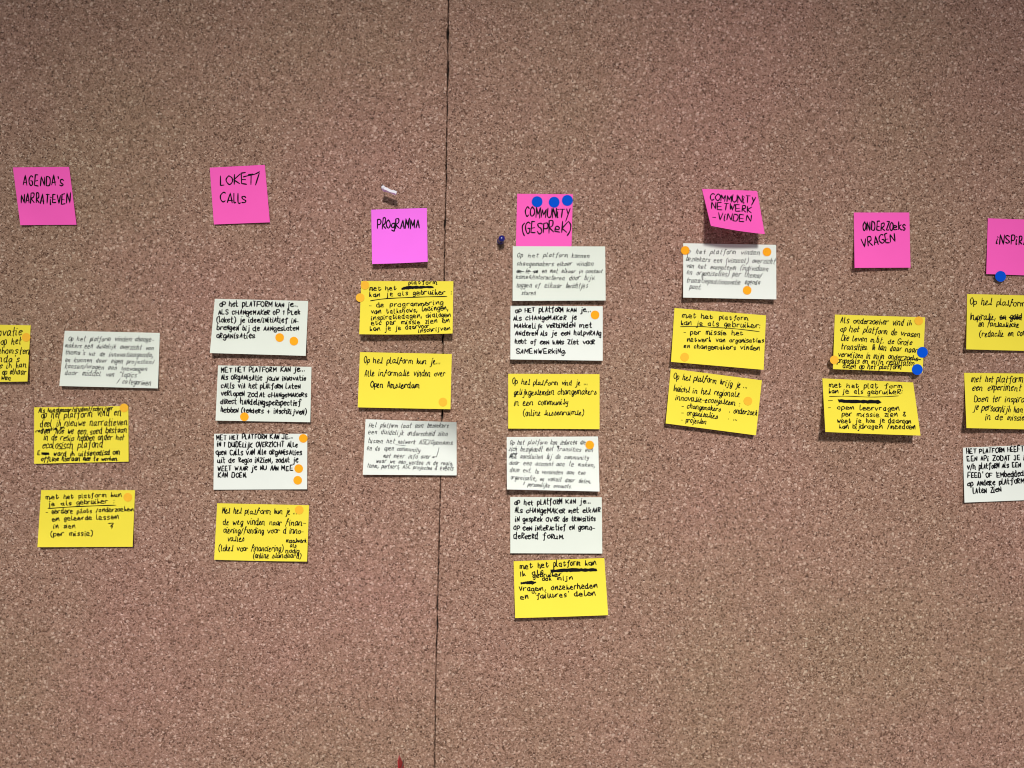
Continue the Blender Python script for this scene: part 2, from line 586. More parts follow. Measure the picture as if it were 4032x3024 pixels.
def blot(parent, note, k, outline, name='crossed_out_word', seed=1):
    """scribbled out words: a solid inked patch with a ragged outline"""
    rnd = random.Random(seed)
    ox, oy, sc = k
    origin = Vector(parent['_c'])
    q = [(ox + x * sc, oy + y * sc) for x, y in outline]
    verts, faces = [], []
    n = 26
    h = len(outline) // 2
    top = q[:h]; bot = q[h:][::-1]
    def samp(line_, t):
        f = t * (len(line_) - 1); i = min(int(f), len(line_) - 2); f -= i
        return (line_[i][0] * (1 - f) + line_[i + 1][0] * f, line_[i][1] * (1 - f) + line_[i + 1][1] * f)
    for i in range(n + 1):
        a = samp(top, i / n); b_ = samp(bot, i / n)
        j1, j2 = rnd.uniform(-1.3, 1.3), rnd.uniform(-1.3, 1.3)
        verts.append(note.on(a[0], a[1] + j1, 0.00028) - origin)
        verts.append(note.on(b_[0], b_[1] + j2, 0.00028) - origin)
    for i in range(n):
        faces.append((i * 2, i * 2 + 1, i * 2 + 3, i * 2 + 2))
    link(name, verts, faces, INK, parent)

def T(k, pts):
    ox, oy, s = k
    return [(ox + x * s, oy + y * s) for x, y in pts]

K1 = (0, 600, .31646); K2 = (0, 1240, .31646); K3 = (0, 1740, .31646); K4 = (760, 600, .31646)
K5 = (760, 1140, .3255); K6 = (760, 1660, .3495); K7 = (1380, 680, .25316); K8 = (1370, 1080, .25316)
K9 = (1370, 1480, .26525); K10 = (1920, 720, .28937); K11 = (1960, 1180, .31352); K12 = (1960, 1680, .30132)
K13 = (1960, 2140, .217); K14 = (2640, 700, .31352); K15 = (2600, 1180, .33755); K16 = (3200, 800, .30139)
K17 = (3200, 1200, .32552); K18 = (3720, 820, .34978); K19 = (3720, 1380, .38566)
GP, GY, GW = 'pink heading notes', 'yellow idea notes', 'pale green idea notes'

# --- far left column
n0 = Note([(-246, 1274), (121, 1281), (108, 1502), (-258, 1508)], .0010, 6, 8, seed=1)
o0 = make_note(n0, YELLOW, 'yellow note cut off by the left edge of the picture, ending op elkaar', GY)
write(o0, n0, K2, [('innovatie', -190, 250, 262, 250, 58), ('op het', 10, 372, 265, 362, 50), ('bijeenkomsten', -250, 488, 366, 482, 46),
   ("agenda's", -180, 580, 230, 580, 46), ('we ik kan', -60, 662, 330, 655, 44), (': op elkaar', -20, 745, 325, 742, 44), ('wen', 10, 805, 130, 815, 34)], 'E', 11)

n1 = Note(T(K1, [(160, 187), (860, 180), (952, 900), (253, 905)]), .0010, 1, 1.5, seed=2)
o1 = make_note(n1, PINK, "pink square note reading AGENDA'S NARRATIEVEN, leftmost of the pink ones", GP)
write(o1, n1, K1, [("AGENDA's", 288, 405, 785, 400, 68), ('NARRATiEVEN', 262, 632, 862, 628, 62)], 'P', 12)

n2 = Note(T(K2, [(806, 197), (1988, 224), (1965, 914), (738, 884)]), .0010, 10, 6, seed=3)
o2 = make_note(n2, PALE, 'pale green note in thin script about topics and categorieen, leftmost of its colour', GW)
write(o2, n2, K2, [('Op het platform vinden change-', 850, 322, 1915, 330, 34), ('makers een duidelijk overzicht van', 810, 403, 1910, 435, 34),
   ("thema's uit de innovatieagenda,", 810, 492, 1895, 530, 34), ('en kunnen daar eigen projecten/', 812, 580, 1910, 610, 34),
   ('kansen/vragen aan toevoegen', 808, 660, 1825, 695, 34), ('door middel van "topics"', 808, 742, 1720, 778, 34), ('/ categorieen', 1455, 845, 1875, 872, 34)], 'B', 13)

n3 = Note([*T(K2, [(425, 1150), (1597, 1133)]), *T(K3, [(1600, 245), (425, 272)])], .0010, 3, 2, seed=4)
o3 = make_note(n3, YELLOW, 'yellow note crowded with eight written lines beginning Als kunstenaar/student, left part of the board', GY)
write(o3, n3, K2, [('Als kunstenaar/student/schrijver', 480, 1215, 1400, 1185, 30), ('op het platform vind en', 515, 1283, 1505, 1255, 52),
   ('deel ik nieuwe narratieven', 500, 1395, 1580, 1365, 50), ('reflectie en', 445, 1465, 800, 1410, 20), ('over hoe we een goed bestaan', 505, 1485, 1575, 1468, 46),
   ('in de regio hebben onder het', 545, 1560, 1540, 1558, 46), ('ecologisch plafond', 530, 1658, 1270, 1650, 54)], 'E', 14)
write(o3, n3, K3, [('E', 470, 160, 500, 160, 30), ('word ik uitgenodigd om', 668, 178, 1488, 158, 36), ('offline hieraan mee te werken.', 515, 238, 1475, 232, 32)], 'E', 15, 1.15)
blot(o3, n3, K3, [(515, 130), (560, 128), (612, 132), (614, 160), (560, 165), (515, 158)], seed=3)

n4 = Note(T(K3, [(512, 600), (1680, 600), (1650, 1305), (465, 1310)]), .0010, 7, 4, seed=5)
o4 = make_note(n4, YELLOW, 'yellow note with underlined gebruiker and (per missie), lowest note of the left part', GY)
write(o4, n4, K3, [('met het platform kun', 572, 712, 1515, 682, 38), ('je als gebruiker :', 598, 795, 1415, 762, 38), ('- eerdere pilots /onderzoeken', 572, 895, 1655, 862, 38),
   ('en geleerde lessen', 650, 985, 1475, 955, 38), ('in zien', 668, 1075, 930, 1070, 38), ('(per missie)', 635, 1175, 1150, 1160, 38)], 'C', 16)
line(o4, n4, K3, [(610, 828), (900, 808), (1200, 795), (1440, 787)], 3.4)
line(o4, n4, K3, [(1350, 1015), (1410, 1012), (1375, 1050), (1400, 1045), (1388, 1075)], 3.4, 'arrow_mark')

# --- second column
n5 = Note(T(K4, [(208, 190), (893, 155), (957, 870), (260, 897)]), .0010, 2, 2, seed=6)
o5 = make_note(n5, PINK, 'tilted pink square note reading LOKET/ CALLS, second pink from the left', GP)
write(o5, n5, K4, [('LOKET/', 340, 405, 820, 385, 70), ('CAlls', 342, 635, 652, 622, 74)], 'P', 17)
line(o5, n5, K4, [(625, 305), (700, 285), (770, 270), (828, 240)], 4.5, 'letter_bar')

n6 = Note(T(K5, [(264, 112), (1393, 138), (1363, 802), (203, 768)]), .0010, 12, 10, seed=7)
o6 = make_note(n6, PALE, 'pale green note in bold marker about organisaties with two orange dots below right', GW)
write(o6, n6, K5, [('oP het pLATFORM kAN je...', 325, 208, 1272, 205, 44), ('ALS cHANgeMAKeR oP 1 PLek', 308, 300, 1290, 305, 44),
   ('(loket) je idee/iNitiAtief iN-', 288, 392, 1275, 402, 44), ('breNgeN bij de AANgesloteN', 290, 490, 1270, 498, 44), ('oRgANisAties', 288, 580, 745, 590, 44)], 'A', 18)

n7 = Note(T(K5, [(303, 918), (1433, 935), (1418, 1605), (272, 1585)]), .0010, 6, 4, seed=8)
o7 = make_note(n7, PALE, 'pale green note in bold marker ending (tenders + inschrijven), one orange dot at its bottom', GW)
write(o7, n7, K5, [('MET HET PLATFORM KAN je...', 342, 1000, 1350, 990, 44), ('Als oRgANisAtie jouw iNNovAtie', 342, 1092, 1365, 1098, 44),
   ('cAlls viA het plAtfoRM lAteN', 342, 1190, 1298, 1198, 44), ('veRlopeN ZodAt cHANgeMAKeRs', 340, 1288, 1372, 1302, 44),
   ('diRect hANdeliNgspeRspectief', 332, 1382, 1300, 1402, 44), ('hebbeN (teNdeRs + iNschRijveN)', 338, 1482, 1368, 1508, 44)], 'A', 19)

n8 = Note(T(K6, [(238, 137), (1288, 137), (1285, 762), (230, 767)]), .0010, 2.5, 2, seed=9)
o8 = make_note(n8, PALE2, 'pale green note in bold capitals ending KAN DOEN, three orange dots down its right edge', GW)
write(o8, n8, K6, [('MET HET PLATFORM KAN JE...', 268, 208, 1130, 188, 42), ('iN 1 DUiDELijK OVERZICHT AlLe', 275, 282, 1172, 288, 42),
   ('opeN CAlls vAN Alle oRgANisAties', 260, 372, 1222, 372, 42), ('uit de Regio iNZieN, zodAt je', 278, 462, 1178, 458, 42),
   ('WEET WAAR je NU AAN MEE', 282, 550, 1122, 548, 42), ('KAN DOEN.', 282, 632, 605, 630, 42)], 'A', 20)

n9 = Note(T(K6, [(272, 920), (1307, 942), (1285, 1577), (238, 1556)]), .0010, 6, 6, wob=1.0, seed=10)
o9 = make_note(n9, YELLOW, 'yellow note in cursive about financiering, bottom of the second column under the pale notes', GY)
write(o9, n9, K6, [('Met het platform kun je ...', 330, 1030, 1170, 1048, 40), ('de weg vinden naar finan-', 338, 1162, 1265, 1168, 38),
   ('ciering/funding voor d inno-', 345, 1252, 1245, 1262, 38), ('vaties', 390, 1345, 575, 1345, 38), ('maatwerk', 1050, 1365, 1275, 1365, 28), ('als', 1095, 1415, 1165, 1415, 26),
   ('(loket voor financiering)', 290, 1455, 1010, 1460, 40), ('nodig', 1045, 1475, 1190, 1475, 28), ('(online standaard)', 680, 1535, 1215, 1540, 36)], 'D', 21)

# --- third column
n10 = Note(T(K7, [(323, 575), (1188, 549), (1200, 1385), (337, 1420)]), .0010, 14, 10, wob=1.0, seed=11)
o10 = make_note(n10, MAGENTA, 'orchid pink square note reading PROGRAMMA, left of the seam below the white flag pin', GP)
write(o10, n10, K7, [('PROgRAMMA', 420, 862, 1065, 858, 78)], 'P', 22)

n11 = Note(T(K8, [(207, 104), (1640, 108), (1627, 920), (175, 932)]), .0010, 18, 14, wob=2.2, seed=12)
o11 = make_note(n11, YELLOW, 'yellow note about de programmering van talkshows, bridging the seam with an inked-out word', GY)
write(o11, n11, K8, [('met het', 338, 258, 745, 238, 44), ('platform', 945, 158, 1385, 152, 40), ('kan je als gebruiker :', 335, 345, 1605, 310, 50),
   ('- de programmering', 332, 518, 1470, 470, 52), ('van talkshows, lezingen,', 362, 618, 1550, 555, 48), ('inspiratiedagen, dialogen', 365, 708, 1600, 655, 48),
   ('etc per missie zien en', 365, 795, 1575, 745, 48), ('kan je je daarvoor', 345, 880, 1265, 835, 46), ('inschrijven', 1100, 900, 1585, 865, 40)], 'C', 23)
blot(o11, n11, K8, [(832, 210), (900, 185), (1000, 180), (1120, 182), (1230, 180), (1330, 188), (1335, 215), (1200, 218), (1060, 222), (960, 235), (900, 238), (832, 238)], seed=5)
line(o11, n11, K8, [(350, 412), (560, 382), (900, 362), (1240, 350), (1538, 345)], 3.4)

n12 = Note([*T(K8, [(187, 1210), (1615, 1240)]), *T(K9, [(1522, 495), (145, 467)])], .0010, 10, 10, seed=13)
o12 = make_note(n12, YELLOW, 'yellow note ending Open Amsterdam with much blank space, bridging the seam', GY)
write(o12, n12, K8, [('Op het platform kun je...', 250, 1375, 1435, 1398, 56), ('Alle informatie vinden over', 262, 1580, 1510, 1580, 54)], 'D', 24)
write(o12, n12, K9, [('Open Amsterdam', 335, 180, 1062, 172, 52)], 'D', 25, 1.15)

n13 = Note(T(K9, [(262, 643), (1612, 687), (1614, 1477), (220, 1467)]), .0010, 9, 7, curl=60, seed=14)
o13 = make_note(n13, PALE2, 'pale green note in thin script with a drawn arrow and one curling corner', GW)
write(o13, n13, K9, [('Het platform laat aan bezoekers', 310, 765, 1490, 768, 42), ('een duidelijk onderscheid zien', 300, 862, 1470, 895, 42),
   ('tussen het netwerk ASC/OpenAms', 295, 992, 1550, 1025, 42), ('en de open community', 282, 1095, 1065, 1125, 42),
   ('met meer info over', 525, 1212, 1210, 1230, 40), ('waar we aan werken in de regio,', 418, 1290, 1550, 1330, 36), ('team, partners, ASC projecten & events', 285, 1358, 1555, 1402, 36)], 'B', 26)
line(o13, n13, K9, [(708, 1022), (780, 1028), (858, 1038)], 1.8, 'underline', PEN)
line(o13, n13, K9, [(1352, 1068), (1340, 1120), (1315, 1198), (1315, 1200), (1250, 1208)], 2.2, 'arrow_stem', PEN)
blot(o13, n13, K9, [(1245, 1210), (1262, 1198), (1282, 1188), (1282, 1220), (1262, 1215), (1245, 1211)], 'arrow_head', 2)

# --- fourth column
n14 = Note([*T(K10, [(402, 148), (1160, 155)]), (2250, 984), (2031, 985)], .0006, 0.3, 0.3, seed=15)
o14 = make_note(n14, PINK, 'pink square note reading COMMUNITY (GESPREK) with three blue dots on top', GP)
write(o14, n14, K10, [('COMMUNiTY', 510, 445, 1105, 478, 72), ('(GESPReK)', 475, 680, 1122, 690, 78)], 'P', 27)

n15 = Note(T(K10, [(342, 862), (1600, 865), (1606, 1600), (340, 1606)]), .0018, 9, 9, seed=16)
o15 = make_note(n15, PALE, 'pale green note in thin script overlapping the foot of the COMMUNITY (GESPREK) note', GW)
write(o15, n15, K10, [('Op het platform kunnen', 400, 1010, 1385, 1015, 36), ('changemakers elkaar vinden', 398, 1125, 1440, 1130, 36),
   ('om te sa en met elkaar in contact', 395, 1225, 1555, 1228, 34), ('komen/interacteren door bijv.', 385, 1305, 1455, 1325, 36),
   ('taggen of elkaar berichtjes', 390, 1420, 1350, 1432, 38), ('sturen.', 462, 1520, 665, 1525, 36)], 'B', 28)
for k_, pp in enumerate(([(390, 1212), (430, 1206), (495, 1210)], [(522, 1210), (590, 1205)], [(615, 1212), (640, 1200), (680, 1208), (630, 1220)])):
    line(o15, n15, K10, pp, 2.6, 'crossing_out', PEN, k_)

n16 = Note(T(K11, [(160, 76), (1318, 82), (1318, 766), (158, 750)]), .0010, 12, 9, seed=17)
o16 = make_note(n16, PALE2, 'pale green note in bold marker ending SAMENWERKING, one orange dot upper right', GW)
write(o16, n16, K11, [('oP HET pLAtfoRM kAN je...', 222, 162, 1172, 148, 42), ('Als cHANgeMAKeR je', 198, 258, 985, 252, 42), ('MAkkelijk veRbiNdeN met', 208, 352, 1180, 352, 42),
   ('ANdereN Als je eeN hulpvRAAg', 220, 445, 1290, 450, 42), ('hebt of eeN kANs Ziet vooR', 218, 552, 1212, 560, 42), ('SAMENWERkiNg.', 232, 672, 858, 680, 44)], 'A', 29)

n17 = Note(T(K11, [(131, 930), (1278, 935), (1278, 1626), (131, 1618)]), .0010, 5, 5, seed=18)
o17 = make_note(n17, YELLOW, 'yellow note in cursive about gelijkgestemden in een community, between two pale green notes', GY)
write(o17, n17, K11, [('Op het platform vind je ...', 182, 1062, 1130, 1075, 42), ('gelijkgestemden changemakers', 205, 1195, 1235, 1188, 42),
   ('in een community', 208, 1325, 880, 1318, 42), ('(online tussenruimte)', 322, 1452, 1075, 1448, 42)], 'D', 30)

n18 = Note(T(K12, [(117, 135), (1310, 128), (1330, 847), (120, 820)]), .0010, 17, 14, seed=19)
o18 = make_note(n18, PALE2, 'pale green note in thin script ending persoonlijke accounts, one orange dot upper right', GW)
write(o18, n18, K12, [('Op het platform kan iedereen die', 158, 232, 1140, 230, 34), ('zich bezighoudt met transities een', 142, 318, 1240, 322, 34), ('de', 775, 270, 805, 268, 14), ('zich', 175, 365, 245, 365, 16),
   ('MEE aansluiten bij de community', 150, 412, 1180, 425, 34), ('door een account aan te maken,', 152, 498, 1265, 525, 34),
   ('deze evt. te verbinden aan een', 155, 592, 1140, 632, 34), ('organisatie, en vanuit daar delen.', 168, 685, 1220, 738, 34), ('* persoonlijke accounts.', 325, 772, 965, 805, 32)], 'B', 31)
line(o18, n18, K12, [(148, 398), (190, 396), (240, 402)], 2.4, 'crossing_out', PEN)

n19 = Note([*T(K12, [(163, 918), (1358, 922)]), *T(K13, [(1897, 182), (228, 176)])], .0010, 6, 5, seed=20)
o19 = make_note(n19, PALE, 'pale green note in bold marker ending gemodereerd forum, above the lowest yellow note', GW)
write(o19, n19, K12, [('oP het pLAtfoRM KAN je...', 222, 1020, 1215, 1005, 48), ('Als cHANgeMAKeR met elkAAR', 225, 1128, 1335, 1122, 50), ('iN gespRek oveR de tRANsities', 230, 1240, 1272, 1232, 50),
   ('oP eeN iNteRActief eN gemo-', 210, 1350, 1270, 1350, 50), ('deReeRd foRuM.', 208, 1460, 862, 1468, 54)], 'A', 32)

n20 = Note(T(K13, [(287, 322), (1933, 263), (2003, 1300), (315, 1353)]), .0010, 18, 16, wob=0.6, seed=21)
o20 = make_note(n20, YELLOW, "yellow note with two black bars and the word 'failures', lowest note on the board", GY)
write(o20, n20, K13, [('met het platform kan', 405, 455, 1778, 388, 68), ('Ik als', 402, 600, 830, 552, 62), ('gebruiker', 640, 622, 1150, 592, 48), ('ook mijn', 810, 678, 1350, 655, 50),
   ('Vragen, onzekerheden', 390, 872, 1800, 805, 60), ("en 'failures' delen", 415, 1005, 1770, 945, 60)], 'C', 33, 1.15)
blot(o20, n20, K13, [(955, 478), (1150, 462), (1380, 448), (1600, 452), (1790, 450), (1810, 500), (1600, 510), (1380, 512), (1180, 520), (960, 528)], seed=8)
blot(o20, n20, K13, [(412, 708), (500, 690), (620, 676), (698, 700), (700, 712), (640, 745), (520, 735), (415, 742)], seed=9)

# --- fifth column
n21 = Note(T(K14, [(395, 138), (1088, 165), (1185, 708), (507, 603)]), .0010, 45, 30, power=1.25, wob=-4, seed=22, bow=3)
o21 = make_note(n21, PINK, 'pink note reading COMMUNITY NETWERK -VINDEN, swinging far off the board', GP)
write(o21, n21, K14, [('COMMUNiTY', 498, 278, 1062, 318, 46), ('NETWERK', 515, 390, 1010, 432, 46), ('-ViNDEN', 528, 512, 1008, 556, 48)], 'P', 34, 0.9)

n22 = Note(T(K14, [(160, 822), (1327, 842), (1330, 1527), (160, 1504)]), .0010, 11, 9, seed=23)
o22 = make_note(n22, PALE2, 'pale green note in thin script about the ecosysteem, dots in both upper corners', GW)
write(o22, n22, K14, [('Op het platform vinden', 172, 945, 1120, 970, 38), ('bezoekers een (visueel) overzicht', 195, 1045, 1308, 1080, 36), ('van het ecosysteem (individuen', 195, 1130, 1222, 1172, 36),
   ('en organisaties) per thema/', 203, 1210, 1135, 1258, 36), ('transitiepad/innovatie agenda', 197, 1318, 1120, 1345, 36), ('punt.', 240, 1390, 380, 1400, 36)], 'B', 35)

n23 = Note(T(K15, [(165, 97), (1233, 183), (1205, 818), (125, 725)]), .0010, 14, 12, seed=24)
o23 = make_note(n23, YELLOW, 'tilted yellow note about netwerk van organisaties, with a pale orange dot lower left', GY)
write(o23, n23, K15, [('met het platform', 255, 208, 1030, 240, 36), ('kan je als gebruiker:', 245, 292, 1165, 328, 36), ('- per missie het', 275, 405, 968, 412, 38),
   ('netwerk van organisaties', 315, 490, 1205, 498, 36), ('en changemakers vinden', 275, 562, 1152, 590, 34)], 'C', 36)
line(o23, n23, K15, [(235, 315), (450, 312), (600, 322), (860, 338), (1155, 372)], 2.8)

n24 = Note(T(K15, [(122, 803), (1185, 940), (1115, 1582), (62, 1443)]), .0010, 14, 9, seed=25)
o24 = make_note(n24, YELLOW, 'yellow note tilted clockwise listing changemakers, organisaties and projecten', GY)
write(o24, n24, K15, [('Op het platform krijg je ...', 155, 918, 1012, 1030, 40), ('Inzicht in het regionale', 150, 1065, 925, 1135, 40), ('innovatie-ecosysteem :', 178, 1165, 918, 1238, 38),
   ('- changemakers', 248, 1262, 705, 1300, 38), ('- organisaties', 245, 1345, 665, 1380, 36), ('- projecten', 238, 1425, 530, 1450, 36), ('. onderzoek', 805, 1318, 1125, 1352, 38), ('. ...', 792, 1398, 898, 1412, 36)], 'D', 37)

# --- sixth column
n25 = Note(T(K16, [(537, 122), (1262, 122), (1278, 842), (547, 845)]), .0010, 9, 6, seed=26)
o25 = make_note(n25, PINK, 'pink square note reading ONDERZOEKS VRAGEN, second pink from the right edge', GP)
write(o25, n25, K16, [('ONDERZOeks', 655, 352, 1205, 345, 56), ('VRAGEN', 650, 572, 1080, 500, 60)], 'P', 38)

n26 = Note(T(K17, [(268, 118), (1360, 152), (1330, 822), (245, 778)]), .0010, 13, 10, wob=-0.5, seed=27)
o26 = make_note(n26, YELLOW, 'yellow note beginning Als onderzoeker, two blue dots hanging over its right side', GY)
write(o26, n26, K17, [('Als onderzoeker vind ik', 335, 218, 1195, 252, 42), ('op het platform de vragen', 335, 320, 1300, 385, 42), ('Die leven m.b.t. de Grote', 345, 430, 1200, 488, 40),
   ('transities. Ik kan daar naar', 345, 530, 1260, 575, 42), ('verwijzen in mijn onderzoeks-', 305, 625, 1305, 680, 40), ('proposals en mijn resultaten', 300, 700, 1225, 735, 38), ('delen op het platform', 365, 765, 1068, 780, 36)], 'E', 39)
line(o26, n26, K17, [(930, 682), (1050, 676), (1180, 664), (1305, 660)], 2.6, 'crossing_out')

n27 = Note(T(K17, [(117, 890), (1215, 940), (1305, 1582), (153, 1538)]), .0010, 30, 26, power=1.4, wob=0.8, seed=28)
o27 = make_note(n27, YELLOW, 'yellow note bulging off the board with one long black bar and open leervragen', GY)
write(o27, n27, K17, [('met het plat form', 200, 998, 1090, 1010, 38), ('kan je als gebruikeR:', 200, 1072, 1075, 1075, 38), ('-', 188, 1178, 228, 1178, 38), ('- open leervragen', 188, 1268, 1050, 1272, 38),
   ('per missie zien &', 355, 1350, 1125, 1350, 38), ('weet je hoe je daaraan', 298, 1425, 1192, 1430, 38), ('kan bijdragen /meedoen', 325, 1495, 1238, 1500, 38)], 'C', 40)
line(o27, n27, K17, [(200, 1110), (420, 1106), (680, 1116), (860, 1112), (1040, 1102)], 2.6)
blot(o27, n27, K17, [(302, 1142), (450, 1152), (640, 1152), (800, 1152), (832, 1175), (832, 1182), (800, 1198), (640, 1192), (450, 1188), (318, 1182)], seed=12)

# --- right edge column
n28 = Note(T(K18, [(485, 113), (1108, 133), (1090, 762), (467, 740)]), .0010, 2, 2, seed=29)
o28 = make_note(n28, PINK, 'pink square note cut off by the right edge, reading INSPIR with a blue dot below', GP)
write(o28, n28, K18, [('iNSPiRATiE', 585, 402, 1085, 412, 52)], 'P', 41)

n29 = Note(T(K18, [(252, 965), (1295, 990), (1290, 1615), (242, 1588)]), .0010, 6, 6, seed=30)
o29 = make_note(n29, YELLOW, 'yellow note cut off by the right edge, in cursive beginning Op het platform, Inspiratie', GY)
write(o29, n29, K18, [('Op het platform vind', 285, 1090, 1110, 1098, 42), ('Inspiratie, en goed', 285, 1250, 868, 1255, 42), ('en fantastische', 385, 1332, 835, 1335, 38), ('(redactie en com', 392, 1438, 925, 1442, 40)], 'D', 42)
for k_, pp in enumerate(([(615, 1222), (650, 1240), (690, 1232), (640, 1228)], [(725, 1228), (800, 1240), (868, 1230), (760, 1222)])):
    line(o29, n29, K18, pp, 4.2, 'crossing_out', None, k_)

n30 = Note(T(K19, [(198, 228), (1145, 240), (1165, 812), (222, 792)]), .0010, 15, 12, seed=31)
o30 = make_note(n30, YELLOW, 'yellow note cut off by the right edge, about een experiment and je persoonlijk', GY)
write(o30, n30, K19, [('met het platform', 272, 322, 795, 322, 38), ('een experiment', 283, 410, 775, 410, 36), ('Doen ter inspiratie', 300, 525, 890, 528, 38), ('je persoonlijk kan', 292, 612, 798, 630, 38), ('in de missie', 415, 708, 805, 716, 38)], 'E', 43)

n31 = Note(T(K19, [(185, 992), (1130, 955), (1145, 1515), (202, 1553)]), .0010, 3, 3, seed=32)
o31 = make_note(n31, PALE2, 'pale green note cut off by the right edge, in bold marker ending LATEN ZIEN', GW)
write(o31, n31, K19, [('HET PLATFORM HEEFT', 225, 1052, 808, 1030, 40), ('EEN APi ZODAT JE iN', 230, 1132, 835, 1112, 38), ('v/h plAtfoRM Als EEN', 232, 1212, 778, 1192, 38),
   ("FEED' OF 'EMbedded", 235, 1302, 808, 1280, 40), ('op ANdeRe plAtfoRM', 235, 1385, 812, 1352, 38), ('lAteN ZieN', 290, 1460, 578, 1442, 42)], 'A', 44)

# ------------------------------------------------------------------ round dot stickers
def sticker(note, cx, cy, r, mat, label, group, lift=0.0006):
    ring = 40
    rows = 5
    vf, faces = [], []
    t = 0.00012
    rnd = random.Random(int(cx * 7 + cy))
    sx, sy = rnd.uniform(-1, 1), rnd.uniform(-1, 1)
    def pt(x, y, off):
        if note is None:
            return P(x, y, 0.0012 + off)
        u, v = note.uv(x, y)
        u = min(max(u, -0.2), 1.2); v = min(max(v, -0.2), 1.3)
        return P(x, y, note.z(u, v) + off)
    c = pt(cx, cy, lift)
    for layer in (0, 1):
        o_ = lift - layer * t
        vf.append(pt(cx, cy, o_) - c)
        for j in range(1, rows + 1):
            for i in range(ring):
                a = 2 * math.pi * i / ring
                rr = r * j / rows
                vf.append(pt(cx + rr * math.cos(a), cy + rr * math.sin(a), o_) - c)
    m = 1 + rows * ring
    for i in range(ring):
        k = (i + 1) % ring
        faces.append((0, 1 + i, 1 + k))
        faces.append((m, m + 1 + k, m + 1 + i))
        for j in range(rows - 1):
            a = 1 + j * ring
            faces.append((a + i, a + ring + i, a + ring + k, a + k))
            faces.append((m + a + k, m + a + ring + k, m + a + ring + i, m + a + i))
        a = 1 + (rows - 1) * ring
        faces.append((a + i, m + a + i, m + a + k, a + k))
    o = link('dot_sticker', vf, faces, mat)
    o.location = c
    tag(o, label, 'dot sticker', group)
    return o

GO, GB = 'round orange voting dots', 'round blue voting dots'
for note, x, y, mat, label in [
    (n0, 103, 1328, 'S', 'orange dot on the yellow note cut off by the left edge'),
    (n3, 488, 1606, 'S', 'orange dot on the top right corner of the Als kunstenaar note'),
    (n4, 503, 1958, 'S', 'faint orange dot at the upper right of the (per missie) note'),
    (n6, 1101, 1329, 'O', 'left of the two orange dots under organisaties'),
    (n6, 1157, 1343, 'O', 'right of the two orange dots under organisaties'),
    (n7, 962, 1641, 'O', 'orange dot at the bottom of the (tenders + inschrijven) note'),
    (n8, 1194, 1726, 'O', 'orange dot in the upper right corner of the KAN DOEN note'),
    (n8, 1176, 1845, 'O', 'orange dot right of MEE, middle one of the KAN DOEN note'),
    (n8, 1172, 1891, 'O', 'lowest orange dot of the KAN DOEN note'),
    (n9, 1178, 2008, 'S', 'faint orange dot at the upper right of the financiering note'),
    (n11, 1437, 1123, 'S', 'orange dot on the top left corner of the programmering note'),
    (n11, 1418, 1172, 'S', 'orange dot sticking out past the left edge of the programmering note'),
    (n12, 1744, 1583, 'S', 'orange dot at the bottom right of the Open Amsterdam note'),
    (n16, 2343, 1240, 'O', 'orange dot at the upper right of the SAMENWERKING note'),
    (n18, 2322, 1752, 'O', 'orange dot at the upper right of the persoonlijke accounts note'),
    (n22, 2698, 986, 'O', 'orange dot on the left edge of the ecosysteem note'),
    (n22, 3020, 992, 'O', 'orange dot at the upper right of the ecosysteem note'),
    (n22, 2942, 1143, 'O', 'orange dot near the bottom of the ecosysteem note'),
    (n23, 2696, 1406, 'S', 'faint orange dot at the lower left of the netwerk note'),
    (n24, 2945, 1579, 'S', 'faint orange dot above onderzoek on the tilted list note'),
    (n26, 3618, 1263, 'S', 'orange dot on the top right corner of the Als onderzoeker note'),
    (n26, 3285, 1417, 'S', 'orange dot sticking out past the left edge of the Als onderzoeker note')]:
    sticker(note, x, y, 17, {'O': ORANGE, 'S': ORANGE_SOFT}[mat], label, GO)
for note, x, y, label in [
    (n14, 2115, 794, 'left blue dot above COMMUNITY on the pink note'),
    (n14, 2182, 796, 'middle blue dot above COMMUNITY on the pink note'),
    (n14, 2234, 789, 'right blue dot above COMMUNITY, at the corner of the pink note'),
    (n26, 3632, 1387, 'upper blue dot on the right edge of the Als onderzoeker note'),
    (n26, 3612, 1455, 'lower blue dot at the bottom right corner of the Als onderzoeker note'),
    (n28, 3940, 1088, 'blue dot on the bottom edge of the INSPIR note')]:
    sticker(note, x, y, 21.3, BLUE, label, GB)

# ------------------------------------------------------------------ pins
def tube(name, p0, p1, r0, r1, mat, parent, seg=12):
    d = (p1 - p0).normalized()
    a = d.orthogonal().normalized(); b_ = d.cross(a)
    v, f = [], []
    for p, r in ((p0, r0), (p1, r1)):
        for i in range(seg):
            t = 2 * math.pi * i / seg
            v.append(p + (a * math.cos(t) + b_ * math.sin(t)) * r)
    for i in range(seg):
        k = (i + 1) % seg
        f.append((i, k, seg + k, seg + i))
    f.append(tuple(range(seg))[::-1]); f.append(tuple(range(seg, 2 * seg)))
    return link(name, v, f, mat, parent, True)

def lathe(name, base, axis, prof, mat, parent, seg=32):
    d = axis.normalized()
    a = d.orthogonal().normalized(); b_ = d.cross(a)
    v, f = [], []
    for h, r in prof:
        for i in range(seg):
            t = 2 * math.pi * i / seg
            v.append(base + d * h + (a * math.cos(t) + b_ * math.sin(t)) * r)
    for j in range(len(prof) - 1):
        for i in range(seg):
            k = (i + 1) % seg
            f.append((j * seg + i, j * seg + k, (j + 1) * seg + k, (j + 1) * seg + i))
    f.append(tuple(range(seg))[::-1])
    f.append(tuple(range((len(prof) - 1) * seg, len(prof) * seg)))
    return link(name, v, f, mat, parent, True)

def empty(name, loc):
    o = bpy.data.objects.new(name, None)
    o.location = loc
    o.empty_display_size = 0.01
    scene.collection.objects.link(o)
    return o

